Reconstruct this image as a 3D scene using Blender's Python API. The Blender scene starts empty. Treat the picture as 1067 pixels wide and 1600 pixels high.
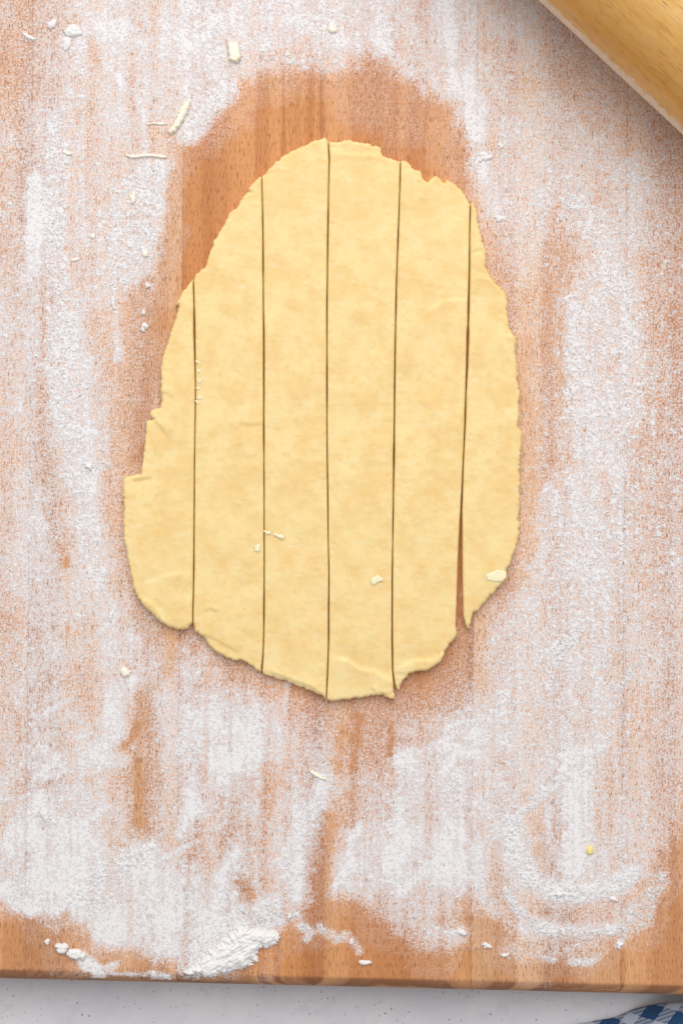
import bpy, math
import numpy as np
from mathutils import Vector

# ---------------------------------------------------------------- camera, light, exposure
sc = bpy.context.scene
col = sc.collection
U = 0.25e-3            # metres per photo pixel on the board's top face
CX, CY = 533.5, 800.0  # centre of the photograph
ZB = 0.030             # board top above the counter
H = 0.60               # camera above the board top

cam_d = bpy.data.cameras.new('camera')
cam_d.sensor_fit = 'VERTICAL'
cam_d.sensor_height = 36.0
cam_d.sensor_width = 24.0
cam_d.lens = 36.0 * H / (1600 * U)
cam_d.clip_start, cam_d.clip_end = 0.01, 50.0
cam = bpy.data.objects.new('camera', cam_d)
cam.location = (0, 0, ZB + H)
col.objects.link(cam)
sc.camera = cam

world = bpy.data.worlds.new('World')
sc.world = world
world.use_nodes = True
bg = world.node_tree.nodes['Background']
bg.inputs[0].default_value = (0.96, 0.975, 1.0, 1)
bg.inputs[1].default_value = 0.49

key_d = bpy.data.lights.new('window_light', 'AREA')
key_d.shape = 'RECTANGLE'
key_d.size, key_d.size_y = 1.8, 1.4
key_d.energy = 26.0
key_d.color = (1.0, 0.98, 0.96)
key = bpy.data.objects.new('window_light', key_d)
key.location = (0.05, 0.95, 1.35)
key.rotation_euler = (Vector((0, 0, ZB)) - key.location).to_track_quat('-Z', 'Y').to_euler()
col.objects.link(key)

sc.view_settings.view_transform = 'Standard'
sc.view_settings.look = 'None'
sc.view_settings.exposure = 0.0
sc.view_settings.gamma = 1.0
sc.view_settings.use_curve_mapping = False
sc.render.engine = 'CYCLES'
sc.cycles.transparent_max_bounces = 16

rng = np.random.default_rng(7)

# ---------------------------------------------------------------- helpers
def wx(px, z=0.0): return (np.asarray(px, float) - CX) * U * (H - z) / H     # photo pixel -> metres, z above the board top
def wy(py, z=0.0): return (CY - np.asarray(py, float)) * U * (H - z) / H

_tab = np.random.default_rng(99).random((64, 256, 256)).astype(np.float32)
def vn(x, y, s=0):
    """smooth value noise in 0..1"""
    t = _tab[s % 64]
    xi = np.floor(x).astype(np.int64); yi = np.floor(y).astype(np.int64)
    fx = x - xi; fy = y - yi
    fx = fx * fx * fx * (fx * (fx * 6 - 15) + 10); fy = fy * fy * fy * (fy * (fy * 6 - 15) + 10)
    x0, x1, y0, y1 = xi & 255, (xi + 1) & 255, yi & 255, (yi + 1) & 255
    return (t[x0, y0] * (1 - fx) + t[x1, y0] * fx) * (1 - fy) + (t[x0, y1] * (1 - fx) + t[x1, y1] * fx) * fy
def fbm(x, y, s=0, o=3, g=0.5):
    a, tot, n = 1.0, 0.0, 0.0
    for k in range(o):
        c, d = math.cos(0.7 * k), math.sin(0.7 * k)
        tot = tot + a * vn((x * c - y * d) * 2 ** k + 17.3 * k, (x * d + y * c) * 2 ** k + 9.1 * k, s + k)
        n += a; a *= g
    return tot / n
def sstep(a, b, x):
    t = np.clip((x - a) / (b - a), 0, 1)
    return t * t * (3 - 2 * t)

def fast_mesh(name, V, F, smooth=True, attrs=None):
    """V (n,3), F (m,k) int with constant k"""
    me = bpy.data.meshes.new(name)
    V = np.ascontiguousarray(V, np.float32); F = np.ascontiguousarray(F, np.int32)
    m, k = F.shape
    me.vertices.add(len(V)); me.vertices.foreach_set('co', V.ravel())
    me.loops.add(m * k); me.loops.foreach_set('vertex_index', F.ravel())
    me.polygons.add(m)
    me.polygons.foreach_set('loop_start', np.arange(0, m * k, k, dtype=np.int32))
    me.polygons.foreach_set('use_smooth', np.full(m, smooth))
    for n_, a in (attrs or {}).items():
        at = me.attributes.new(n_, 'FLOAT', 'POINT'); at.data.foreach_set('value', np.ascontiguousarray(a, np.float32))
    me.update(calc_edges=True); me.validate()
    return me
def link(name, me, mat=None, parent=None, loc=(0, 0, 0), label=None, cat=None, group=None, kind=None):
    o = bpy.data.objects.new(name, me); col.objects.link(o); o.location = loc
    if mat is not None and me is not None:
        me.materials.clear(); me.materials.append(mat)
    if parent is not None: o.parent = parent
    for k, v in (('label', label), ('category', cat), ('group', group), ('kind', kind)):
        if v: o[k] = v
    return o

class NT:
    """small node-tree builder"""
    def __init__(self, name):
        self.m = bpy.data.materials.new(name); self.m.use_nodes = True
        self.t = self.m.node_tree; self.t.nodes.clear()
        self.out = self.t.nodes.new('ShaderNodeOutputMaterial')
    def put(self, sock, v):
        if isinstance(v, bpy.types.NodeSocket): self.t.links.new(v, sock)
        elif v is not None:
            try: sock.default_value = v
            except Exception: sock.default_value = tuple(v) + (1.0,)
    def n(self, typ, ins=None, **kw):
        nd = self.t.nodes.new(typ)
        for k, v in kw.items(): setattr(nd, k, v)
        for k, v in (ins or {}).items(): self.put(nd.inputs[k], v)
        return nd
    def math(self, op, a, b=None, c=None, clamp=False):
        nd = self.t.nodes.new('ShaderNodeMath'); nd.operation = op; nd.use_clamp = clamp
        for i, v in enumerate((a, b, c)):
            if v is not None: self.put(nd.inputs[i], v)
        return nd.outputs[0]
    def rng(self, v, a, b, c=0.0, d=1.0, interp='SMOOTHSTEP'):
        nd = self.t.nodes.new('ShaderNodeMapRange'); nd.interpolation_type = interp
        for k, x in zip(('Value', 'From Min', 'From Max', 'To Min', 'To Max'), (v, a, b, c, d)): self.put(nd.inputs[k], x)
        return nd.outputs[0]
    def mix(self, f, a, b, blend='MIX'):
        nd = self.t.nodes.new('ShaderNodeMix'); nd.data_type = 'RGBA'; nd.blend_type = blend
        self.put(nd.inputs[0], f); self.put(nd.inputs[6], a); self.put(nd.inputs[7], b)
        return nd.outputs[2]
    def scale(self, vec, s, off=(0, 0, 0), rot=(0, 0, 0)):
        nd = self.n('ShaderNodeMapping', {'Vector': vec, 'Scale': s, 'Location': off, 'Rotation': rot}); return nd.outputs[0]
    def noise(self, vec, sc_=1.0, det=2.0, rough=0.5, dist=0.0, out='Fac'):
        nd = self.n('ShaderNodeTexNoise', {'Vector': vec, 'Scale': sc_, 'Detail': det, 'Roughness': rough, 'Distortion': dist}); return nd.outputs[out]
    def bump(self, h, dist, strength=1.0, normal=None):
        nd = self.n('ShaderNodeBump', {'Height': h, 'Distance': dist, 'Strength': strength})
        if normal is not None: self.put(nd.inputs['Normal'], normal)
        return nd.outputs[0]
    def bsdf(self, **ins):
        nd = self.t.nodes.new('ShaderNodeBsdfPrincipled')
        for k, v in ins.items(): self.put(nd.inputs[k.replace('_', ' ')], v)
        return nd
    def done(self, shader):
        self.t.links.new(shader, self.out.inputs['Surface']); return self.m

def srgb(r, g, b):
    return tuple(((c / 255 + 0.055) / 1.055) ** 2.4 if c > 10 else c / 255 / 12.92 for c in (r, g, b))

# ---------------------------------------------------------------- materials
FLOUR = srgb(240, 236, 236)
def mat_board():
    T = NT('beech_wood')
    tc = T.n('ShaderNodeTexCoord').outputs['Object']
    oi = T.n('ShaderNodeObjectInfo').outputs['Random']
    r1 = T.math('FRACT', T.math('MULTIPLY', oi, 7.31)); r2 = T.math('FRACT', T.math('MULTIPLY', oi, 13.7)); r3 = T.math('FRACT', T.math('MULTIPLY', oi, 29.9))
    off = T.n('ShaderNodeCombineXYZ', {0: T.math('MULTIPLY', r1, 3.0), 1: T.math('MULTIPLY', r2, 5.0), 2: 0.0}).outputs[0]
    P = T.n('ShaderNodeVectorMath', {0: tc, 1: off}, operation='ADD').outputs[0]
    # annual rings round a pith below the stave: lengthwise bands on top, arcs on the end grain
    sep = T.n('ShaderNodeSeparateXYZ', {0: tc})
    warp = T.math('MULTIPLY', T.math('SUBTRACT', T.noise(T.scale(P, (60, 3.5, 60)), 1.0, 2.0), 0.5), 0.010)
    dx = T.math('ADD', T.math('SUBTRACT', sep.outputs[0], T.rng(r1, 0, 1, -0.03, 0.03, 'LINEAR')), warp)
    dz = T.math('ADD', T.math('SUBTRACT', sep.outputs[2], T.rng(r2, 0, 1, -0.075, -0.03, 'LINEAR')), warp)
    rad = T.math('SQRT', T.math('ADD', T.math('MULTIPLY', dx, dx), T.math('MULTIPLY', dz, dz)))
    ring = T.n('ShaderNodeTexNoise', {'W': T.math('ADD', T.math('MULTIPLY', rad, 210.0), T.math('MULTIPLY', oi, 50)), 'Scale': 1.0, 'Detail': 3.0, 'Roughness': 0.6}, noise_dimensions='1D').outputs['Fac']
    broad = T.noise(T.scale(P, (45, 2.2, 45)), 1.0, 2.0)
    fib = T.noise(T.scale(P, (2600, 90, 2600)), 1.0, 2.0)
    # rays: short dark dashes along the grain
    dn = T.noise(T.scale(P, (3100, 330, 40)), 1.0, 1.5, 0.55)
    dn2 = T.noise(T.scale(P, (2100, 230, 40), (7, 3, 0)), 1.0, 1.0, 0.5)
    dash = T.math('MAXIMUM', T.rng(dn, T.rng(broad, 0.3, 0.7, 0.58, 0.52, 'LINEAR'), 0.72), T.math('MULTIPLY', T.rng(dn2, 0.64, 0.76), 0.8))
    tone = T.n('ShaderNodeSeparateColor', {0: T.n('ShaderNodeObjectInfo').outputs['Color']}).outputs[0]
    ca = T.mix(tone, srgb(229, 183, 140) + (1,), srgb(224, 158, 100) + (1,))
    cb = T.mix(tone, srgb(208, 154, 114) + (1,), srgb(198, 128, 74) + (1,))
    c = T.mix(T.rng(ring, 0.32, 0.70), ca, cb)
    c = T.mix(T.rng(broad, 0.46, 0.74, 0.0, 0.62), c, srgb(168, 106, 64) + (1,))
    c = T.mix(T.rng(fib, 0.35, 0.72, 0.0, 0.35), c, srgb(164, 106, 70) + (1,))
    c = T.mix(T.math('MULTIPLY', dash, 0.70), c, srgb(120, 66, 40) + (1,))
    # end grain is browner
    ny = T.n('ShaderNodeSeparateXYZ', {0: T.n('ShaderNodeTexCoord').outputs['Normal']}).outputs[1]
    endg = T.rng(T.math('ABSOLUTE', ny), 0.04, 0.25, 0.0, 0.8)
    c = T.mix(endg, c, T.mix(T.rng(ring, 0.35, 0.62), srgb(176, 128, 92) + (1,), srgb(118, 78, 52) + (1,)))
    # flour rubbed into the surface
    film = T.n('ShaderNodeAttribute', attribute_name='film').outputs['Fac']
    f1 = T.noise(P, 3000, 2.0, 0.6); f2 = T.noise(P, 1200, 2.0, 0.6)
    fn = T.math('ADD', T.math('MULTIPLY', T.math('SUBTRACT', f1, 0.5), 0.8), T.math('MULTIPLY', T.math('SUBTRACT', f2, 0.5), 1.1))
    fe = T.rng(film, 0.05, 0.80, 0.0, 1.0)                     # thin dust breaks up into specks
    lo = T.rng(fe, 0, 1, -0.45, 0.66, 'LINEAR'); hi = T.rng(fe, 0, 1, 2.5, 1.28, 'LINEAR')
    fa = T.math('MULTIPLY', film, T.math('SUBTRACT', T.rng(fn, -0.17, 0.20, lo, hi, 'LINEAR'), T.math('ADD', T.math('MULTIPLY', dash, 0.75), T.math('MULTIPLY', T.rng(fib, 0.45, 0.75), 0.18))), clamp=True)
    c = T.mix(fa, c, FLOUR + (1,))
    nrm = T.bump(T.math('SUBTRACT', T.math('MULTIPLY', fib, 0.3), dash), 0.00012, T.rng(fa, 0, 1, 0.6, 0.2, 'LINEAR'))
    nrm = T.bump(fn, 0.0002, T.math('MULTIPLY', fa, 0.5), nrm)
    b = T.bsdf(Base_Color=c, Roughness=T.rng(fa, 0, 0.6, 0.58, 0.95, 'LINEAR'), Normal=nrm); b.inputs['Specular IOR Level'].default_value = 0.3
    return T.done(b.outputs[0])

def mat_dough(name, ca, cb, cc, flour=0.12, subs=0.25):
    T = NT(name)
    P = T.n('ShaderNodeTexCoord').outputs['Object']
    big = T.noise(T.scale(P, (110, 120, 100)), 1.0, 4.0, 0.6)
    mid = T.noise(T.scale(P, (380, 500, 400)), 1.0, 4.0, 0.6, 0.4)
    fine = T.noise(P, 1700, 3.0, 0.65)
    c = T.mix(T.rng(big, 0.35, 0.68), ca + (1,), cb + (1,))
    c = T.mix(T.rng(mid, 0.50, 0.78, 0, 0.40), c, cc + (1,))
    fl = T.math('MULTIPLY', T.rng(T.noise(T.scale(P, (150, 420, 210), (3, 1, 0)), 1.0, 5.0, 0.72), 0.52, 0.72), T.rng(fine, 0.38, 0.62, 0.3, 1.0))
    c = T.mix(T.math('MULTIPLY', fl, flour * 3.0), c, srgb(247, 236, 208) + (1,))
    h = T.math('ADD', T.math('MULTIPLY', mid, 1.0), T.math('MULTIPLY', fine, 0.16))
    nrm = T.bump(h, 0.0004, 0.16)
    b = T.bsdf(Base_Color=c, Roughness=0.52, Normal=nrm)
    b.inputs['Specular IOR Level'].default_value = 0.35
    b.inputs['Subsurface Weight'].default_value = subs
    b.inputs['Subsurface Radius'].default_value = (1.0, 0.6, 0.25)
    b.inputs['Subsurface Scale'].default_value = 0.0024
    return T.done(b.outputs[0])

def mat_flour_film():
    T = NT('dusted_flour')
    P = T.n('ShaderNodeTexCoord').outputs['Object']
    sig = T.n('ShaderNodeAttribute', attribute_name='grain').outputs['Fac']
    gr = T.n('ShaderNodeAttribute', attribute_name='coarse').outputs['Fac']
    f1 = T.noise(P, 3000, 2.0, 0.6); f2 = T.noise(P, 1400, 2.0, 0.6)
    fn = T.math('ADD', T.math('SUBTRACT', f1, 0.5), T.math('MULTIPLY', T.math('SUBTRACT', f2, 0.5), 0.6))
    g = T.math('ADD', sig, T.math('MULTIPLY', fn, T.rng(gr, 0, 1, 0.8, 2.0, 'LINEAR')))
    a = T.math('MULTIPLY', T.rng(g, T.rng(gr, 0, 1, -0.35, -0.12, 'LINEAR'), T.rng(gr, 0, 1, 0.55, 0.34, 'LINEAR')), 0.97)
    nrm = T.bump(T.math('ADD', T.math('MULTIPLY', a, 0.35), T.math('MULTIPLY', f1, gr)), 0.00024, 0.6)
    b = T.bsdf(Base_Color=FLOUR + (1,), Roughness=0.95, Normal=nrm); b.inputs['Specular IOR Level'].default_value = 0.05
    tr = T.n('ShaderNodeBsdfTransparent')
    mx = T.n('ShaderNodeMixShader', {0: a}); T.put(mx.inputs[1], tr.outputs[0]); T.put(mx.inputs[2], b.outputs[0])
    return T.done(mx.outputs[0])
def mat_flour_lump():
    T = NT('clumped_flour')
    P = T.n('ShaderNodeTexCoord').outputs['Object']
    f = T.noise(P, 2200, 4.0, 0.7)
    c = T.mix(T.rng(T.noise(P, 400, 3.0), 0.4, 0.7), srgb(242, 239, 238) + (1,), srgb(247, 244, 239) + (1,))
    b = T.bsdf(Base_Color=c, Roughness=0.95, Normal=T.bump(f, 0.0004, 0.8)); b.inputs['Specular IOR Level'].default_value = 0.05
    return T.done(b.outputs[0])

def mat_pin():
    T = NT('rolling_pin_wood')
    P = T.n('ShaderNodeTexCoord').outputs['Object']           # axis along local X
    sep = T.n('ShaderNodeSeparateXYZ', {0: P})
    broad = T.noise(T.scale(P, (14, 60, 60)), 1.0, 3.0, 0.55, 0.3)
    rings = T.noise(T.scale(P, (26, 330, 330)), 1.0, 3.0, 0.6, 0.8)
    fib = T.noise(T.scale(P, (240, 1500, 1500)), 1.0, 2.0)
    vo = T.n('ShaderNodeTexVoronoi', {'Vector': T.scale(P, (150, 1300, 1300)), 'Scale': 1.0}, feature='F1')
    vc = T.n('ShaderNodeSeparateColor', {0: vo.outputs['Color']})
    dash = T.math('MULTIPLY', T.rng(vo.outputs['Distance'], 0.08, 0.34, 1, 0), T.math('GREATER_THAN', vc.outputs[0], 0.55))
    c = T.mix(T.rng(broad, 0.32, 0.7), srgb(231, 181, 104) + (1,), srgb(212, 152, 74) + (1,))
    c = T.mix(T.rng(rings, 0.48, 0.76, 0, 0.45), c, srgb(182, 122, 58) + (1,))
    c = T.mix(T.rng(fib, 0.45, 0.75, 0, 0.3), c, srgb(170, 110, 52) + (1,))
    c = T.mix(T.math('MULTIPLY', dash, 0.5), c, srgb(128, 80, 36) + (1,))
    # flour caught along the side that rolled over the board: local angle round the axis
    ang = T.math('ARCTAN2', sep.outputs[2], sep.outputs[1])   # 0 = local +Y
    rag = T.math('MULTIPLY', T.math('SUBTRACT', T.noise(T.scale(P, (420, 700, 700)), 1.0, 4.0, 0.7), 0.5), 0.42)
    m = T.rng(T.math('ADD', T.math('SUBTRACT', ang, PIN_FLOUR_ANG), rag), -0.05, 0.05, 1.0, 0.0)
    spk = T.rng(T.noise(P, 2600, 2.0, 0.6), 0.36, 0.55, 0.25, 0.85)
    dust = T.math('MULTIPLY', T.rng(T.noise(T.scale(P, (60, 160, 160)), 1.0, 5.0, 0.7), 0.50, 0.78, 0, 0.25), T.rng(fib, 0.35, 0.6))
    c = T.mix(T.math('MAXIMUM', T.math('MULTIPLY', m, spk), dust), c, srgb(236, 226, 214) + (1,))
    ro = T.rng(m, 0, 1, 0.29, 0.9, 'LINEAR')
    b = T.bsdf(Base_Color=c, Roughness=ro, Normal=T.bump(T.math('ADD', T.math('SUBTRACT', fib, dash), T.math('MULTIPLY', m, 1.5)), 0.0001, 0.6))
    b.inputs['Specular IOR Level'].default_value = 0.4
    return T.done(b.outputs[0])

def mat_counter():
    T = NT('grey_plaster')
    P = T.n('ShaderNodeTexCoord').outputs['Object']
    big = T.noise(P, 22, 4.0, 0.6); mid = T.noise(P, 140, 4.0, 0.65, 0.5)
    c = T.mix(T.rng(big, 0.3, 0.7), srgb(228, 227, 230) + (1,), srgb(215, 214, 219) + (1,))
    c = T.mix(T.rng(mid, 0.5, 0.72, 0, 0.5), c, srgb(204, 203, 209) + (1,))
    vo = T.n('ShaderNodeTexVoronoi', {'Vector': T.n('ShaderNodeVectorMath', {0: P, 1: T.n('ShaderNodeVectorMath', {0: T.noise(P, 700, 2.0, out='Color'), 1: (0.0016, 0.0016, 0)}, operation='MULTIPLY').outputs[0]}, operation='ADD').outputs[0], 'Scale': 420.0}, feature='F1', voronoi_dimensions='2D')
    vc = T.n('ShaderNodeSeparateColor', {0: vo.outputs['Color']})
    clus = T.rng(T.noise(P, 55, 2.0), 0.42, 0.66, 0.97, 0.62, 'LINEAR')
    sp = T.math('MULTIPLY', T.rng(vo.outputs['Distance'], 0.05, T.rng(vc.outputs[1], 0, 1, 0.10, 0.22, 'LINEAR'), 1, 0), T.math('GREATER_THAN', vc.outputs[0], clus))
    c = T.mix(T.math('MULTIPLY', sp, T.rng(vc.outputs[2], 0, 1, 0.3, 0.95, 'LINEAR')), c, srgb(92, 92, 98) + (1,))
    b = T.bsdf(Base_Color=c, Roughness=0.7, Normal=T.bump(T.math('SUBTRACT', mid, sp), 0.0003, 0.4))
    return T.done(b.outputs[0])

def mat_gingham():
    T = NT('gingham_cotton')
    uv = T.n('ShaderNodeTexCoord').outputs['UV']
    s = T.n('ShaderNodeSeparateXYZ', {0: uv})
    def stripe(v):
        return T.math('GREATER_THAN', T.math('FRACT', v), 0.44)
    a, b_ = stripe(s.outputs[0]), stripe(s.outputs[1])
    # woven over-under: thread pattern picks warp or weft
    n = 9.0
    u2 = T.math('MULTIPLY', s.outputs[0], n); v2 = T.math('MULTIPLY', s.outputs[1], n)
    tw = T.math('GREATER_THAN', T.math('FRACT', T.math('MULTIPLY', T.math('ADD', T.math('FLOOR', T.math('MULTIPLY', u2, 2.0)), T.math('FLOOR', T.math('MULTIPLY', v2, 2.0))), 0.25)), 0.49)
    on = T.math('ADD', T.math('MULTIPLY', a, T.math('SUBTRACT', 1.0, tw)), T.math('MULTIPLY', b_, tw))
    nz = T.noise(uv, 14.0, 3.0, 0.6)
    blue = T.mix(T.rng(nz, 0.3, 0.7), srgb(20, 54, 94) + (1,), srgb(36, 80, 124) + (1,))
    half = T.math('MULTIPLY', T.math('ADD', a, b_), 0.5)
    c = T.mix(T.math('ADD', T.math('MULTIPLY', half, 0.55), T.math('MULTIPLY', on, 0.45)), srgb(180, 186, 201) + (1,), blue)
    th = T.math('ADD', T.math('ABSOLUTE', T.math('SINE', T.math('MULTIPLY', u2, 6.2832))), T.math('ABSOLUTE', T.math('SINE', T.math('MULTIPLY', v2, 6.2832))))
    b = T.bsdf(Base_Color=c, Roughness=0.9, Normal=T.bump(th, 0.0002, 0.5))
    b.inputs['Sheen Weight'].default_value = 0.15
    return T.done(b.outputs[0])

# ---------------------------------------------------------------- counter
M_COUNTER = mat_counter()
n = 60
gx, gy = np.meshgrid(np.linspace(-1, 1, n), np.linspace(-1, 1, n), indexing='ij')
idx = np.arange(n * n).reshape(n, n)
F = np.stack([idx[:-1, :-1], idx[1:, :-1], idx[1:, 1:], idx[:-1, 1:]], -1).reshape(-1, 4)
link('counter', fast_mesh('counter', np.stack([gx, gy, gx * 0], -1).reshape(-1, 3), F), M_COUNTER, kind='structure',
     label='pale grey speckled plaster counter under the wooden board')

# ---------------------------------------------------------------- cutting board, one mesh per stave
M_BOARD = mat_board()
R_EDGE = 0.0054
def edge_px(x): return 1512.5 + 0.0239 * np.asarray(x, float)     # photo row where the top face starts to round over
LEAN = 0.0085
def joint_x(x0, y): return x0 + (1500 - np.asarray(y, float)) * LEAN
joints = [-430, -195, 40, 276, 490, 735, 969, 1204, 1440]
bx0, by0 = float(wx(500)), float(wy(690))
board = link('cutting_board', None, loc=(bx0, by0, 0), label='large beech cutting board of glued staves dusted with flour', cat='cutting board')
TOPPX = -190.0
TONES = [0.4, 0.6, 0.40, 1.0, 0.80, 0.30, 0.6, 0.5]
STAVES = []
arcs = np.linspace(0, math.pi / 2, 7)
for i in range(len(joints) - 1):
    xa, xb = joints[i], joints[i + 1]
    xm = (xa + xb) / 2
    ox, oy = float(wx(joint_x(xm, 690))), float(wy(690))
    def prof(xpx, inset):
        yb = float(wy(edge_px(xpx))) ; yt = float(wy(TOPPX))
        r = R_EDGE; pts = []
        for a in arcs:   # front: lower part first
            pts.append((yb - r * math.cos(a), ZB - r + r * math.sin(a)))
        for yy in np.arange(edge_px(xpx) - 3, -75, -3.4): pts.append((float(wy(yy)), ZB))
        for a in arcs:
            pts.append((yt + r * math.sin(a), ZB - r + r * math.cos(a)))
        pts.append((yt + r, 0.004)); pts.append((yt + r - 0.004, 0.0)); pts.append((yb - r + 0.004, 0.0)); pts.append((yb - r, 0.004))
        cyy, czz = (yb + yt) / 2, ZB / 2
        return [(y - math.copysign(inset, y - cyy), z - math.copysign(inset, z - czz)) for y, z in pts]
    b = 0.00008
    V = []; PXY = []
    inner = [(q, 0.0, 0.0) for q in np.linspace(xa, xb, 2 + int((xb - xa) / 3.4))[1:-1]] if -200 < xm < 1260 else []
    colmns = [(xa, 0.00001, b), (xa, b, 0.0)] + inner + [(xb, -b, 0.0), (xb, -0.00001, b)]
    nrow = max(len(prof(xa, 0)), len(prof(xb, 0)))
    for xpx, dxm, ins in colmns:
        pr = prof(xpx, ins)
        while len(pr) < nrow: pr.insert(len(arcs) + 5, tuple((np.array(pr[len(arcs) + 4]) + np.array(pr[len(arcs) + 5])) / 2))
        for y, z in pr:
            X = float(wx(joint_x(xpx, CY - y / U))) + dxm
            V.append((X - ox, y - oy, z - ZB)); PXY.append((CX + X / U, CY - y / U, z > ZB - 0.004))
    k = nrow; nc = len(colmns)
    faces = []
    for c in range(nc - 1):
        for j in range(k):
            j2 = (j + 1) % k
            faces.append((c * k + j, c * k + j2, (c + 1) * k + j2, (c + 1) * k + j))
    faces.append(tuple(range(k - 1, -1, -1))); faces.append(tuple(range((nc - 1) * k, nc * k)))
    me = bpy.data.meshes.new('stave'); me.from_pydata(V, [], faces); me.update()
    import bmesh
    bm = bmesh.new(); bm.from_mesh(me); bmesh.ops.recalc_face_normals(bm, faces=bm.faces); bm.to_mesh(me); bm.free()
    for p in me.polygons: p.use_smooth = abs(p.normal.x) < 0.3 and p.normal.z > -0.3
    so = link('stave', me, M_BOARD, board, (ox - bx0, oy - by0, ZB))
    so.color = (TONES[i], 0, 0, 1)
    STAVES.append((me, np.array(PXY, float)))

def board_z(px, py):
    """height of the board surface relative to its top (0), following the rounded front edge"""
    d = np.clip((py - edge_px(px)) * U, 0, R_EDGE * 0.98)
    return np.sqrt(R_EDGE ** 2 - d ** 2) - R_EDGE

# ---------------------------------------------------------------- slabs: a ragged outline with thickness
def seg_dist(px, py, poly, closed=True):
    A = np.asarray(poly, float); B = np.roll(A, -1, 0) if closed else A[1:]
    if not closed: A = A[:-1]
    best = np.full(px.shape, 1e18); bi = np.zeros(px.shape, int); bxq = np.zeros(px.shape); byq = np.zeros(px.shape); side = np.zeros(px.shape); tt = np.zeros(px.shape)
    for i, (a, b) in enumerate(zip(A, B)):
        d = b - a; L = max(d @ d, 1e-12)
        t = np.clip(((px - a[0]) * d[0] + (py - a[1]) * d[1]) / L, 0, 1)
        qx, qy = a[0] + t * d[0], a[1] + t * d[1]
        dd = (px - qx) ** 2 + (py - qy) ** 2
        m = dd < best
        best[m] = dd[m]; bi[m] = i; bxq[m] = qx[m]; byq[m] = qy[m]; tt[m] = (i + t[m]) / len(A)
        side[m] = (((px - a[0]) * d[1] - (py - a[1]) * d[0]) / math.sqrt(L))[m]
    return np.sqrt(best), bi, bxq, byq, side, tt
def inside(px, py, poly):
    A = np.asarray(poly, float); B = np.roll(A, -1, 0); c = np.zeros(px.shape, bool)
    for a, b in zip(A, B):
        if a[1] == b[1]: continue
        m = ((a[1] > py) != (b[1] > py)) & (px < (b[0] - a[0]) * (py - a[1]) / (b[1] - a[1]) + a[0])
        c ^= m
    return c
def densify(pts, step, jit, seed, closed=False):
    """resample a polyline and roughen it"""
    r = np.random.default_rng(seed); out = []
    P = [np.array(p, float) for p in pts]
    if closed: P.append(P[0])
    for a, b in zip(P[:-1], P[1:]):
        L = np.hypot(*(b - a)); m = max(1, int(L / step))
        nn = np.array([-(b - a)[1], (b - a)[0]]) / max(L, 1e-9)
        for j in range(m):
            out.append(a + (b - a) * j / m + nn * (r.normal() * jit if j else r.normal() * jit * 0.4))
    if not closed: out.append(P[-1])
    return [tuple(p) for p in out]

def slab_mesh(name, poly, flags, step, t, base, hfun=None, r_out=5.0, k_out=0.42, r_cut=4.0, k_cut=0.20, creases=(), origin=(0, 0), zpersp=None):
    """poly in photo pixels; flags[i] True where segment i is a clean knife cut; heights in metres above the board top"""
    P = np.asarray(poly, float)
    x0, y0 = P.min(0) - 2 * step; x1, y1 = P.max(0) + 2 * step
    X, Y = np.meshgrid(np.arange(x0, x1, step), np.arange(y0, y1, step), indexing='ij')
    ins = inside(X, Y, poly)
    cell = ins[:-1, :-1] | ins[1:, :-1] | ins[1:, 1:] | ins[:-1, 1:]
    used = np.zeros(ins.shape, bool)
    used[:-1, :-1] |= cell; used[1:, :-1] |= cell; used[1:, 1:] |= cell; used[:-1, 1:] |= cell
    ux, uy = X[used], Y[used]; ui = ins[used]
    d, bi, qx, qy, _, _ = seg_dist(ux, uy, poly)
    px = np.where(ui, ux, qx); py = np.where(ui, uy, qy); d = np.where(ui, d, 0.0)
    fl = np.asarray(flags, bool)[bi]
    r = np.where(fl, r_cut, r_out); k = np.where(fl, k_cut, k_out)
    q = np.clip(d / r, 0, 1)
    z = t * (1 - k * (1 - np.sqrt(np.maximum(0, 1 - (1 - q) ** 2))))
    if hfun is not None: z = z + hfun(px, py, d) * np.clip(0.25 + d / 8.0, 0, 1)
    for pts, amp, dec in creases:
        cd, _, _, _, sd, ct = seg_dist(px, py, pts, closed=False)
        fade = np.clip(np.minimum(ct, 1 - ct) * 5 + 0.15, 0, 1)
        z = z + 0.6 * amp * fade * np.tanh(sd / 2.6) * np.exp(-cd / (1.8 * dec))
    z = np.maximum(z, t * 0.15)
    ids = -np.ones(ins.shape, int); ids[used] = np.arange(used.sum())
    F = np.stack([ids[:-1, :-1][cell], ids[:-1, 1:][cell], ids[1:, 1:][cell], ids[1:, :-1][cell]], -1)
    zp = t if zpersp is None else zpersp
    zp = zp + base
    V = np.stack([wx(px, zp), wy(py, zp), ZB + base + z], -1)
    # boundary edges -> walls
    E = np.concatenate([F[:, [0, 1]], F[:, [1, 2]], F[:, [2, 3]], F[:, [3, 0]]])
    key_ = E.min(1).astype(np.int64) * (len(V) + 1) + E.max(1)
    _, inv, cnt = np.unique(key_, return_inverse=True, return_counts=True)
    BE = E[cnt[inv] == 1]
    bv = np.unique(BE); mp = -np.ones(len(V), int); mp[bv] = np.arange(len(bv)) + len(V)
    low = V[bv].copy(); low[:, 2] = ZB + base
    mid = V[bv].copy(); mid[:, 2] = ZB + base + (V[bv][:, 2] - ZB - base) * 0.45
    W = np.stack([BE[:, 1], BE[:, 0], mp[BE[:, 0]], mp[BE[:, 1]]], -1)
    W2 = np.stack([mp[BE[:, 1]], mp[BE[:, 0]], mp[BE[:, 0]] + len(bv), mp[BE[:, 1]] + len(bv)], -1)
    V = np.concatenate([V, mid, low])
    V = V - np.array([origin[0], origin[1], ZB + base])
    return fast_mesh(name, V, np.concatenate([F, W, W2]))

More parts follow.
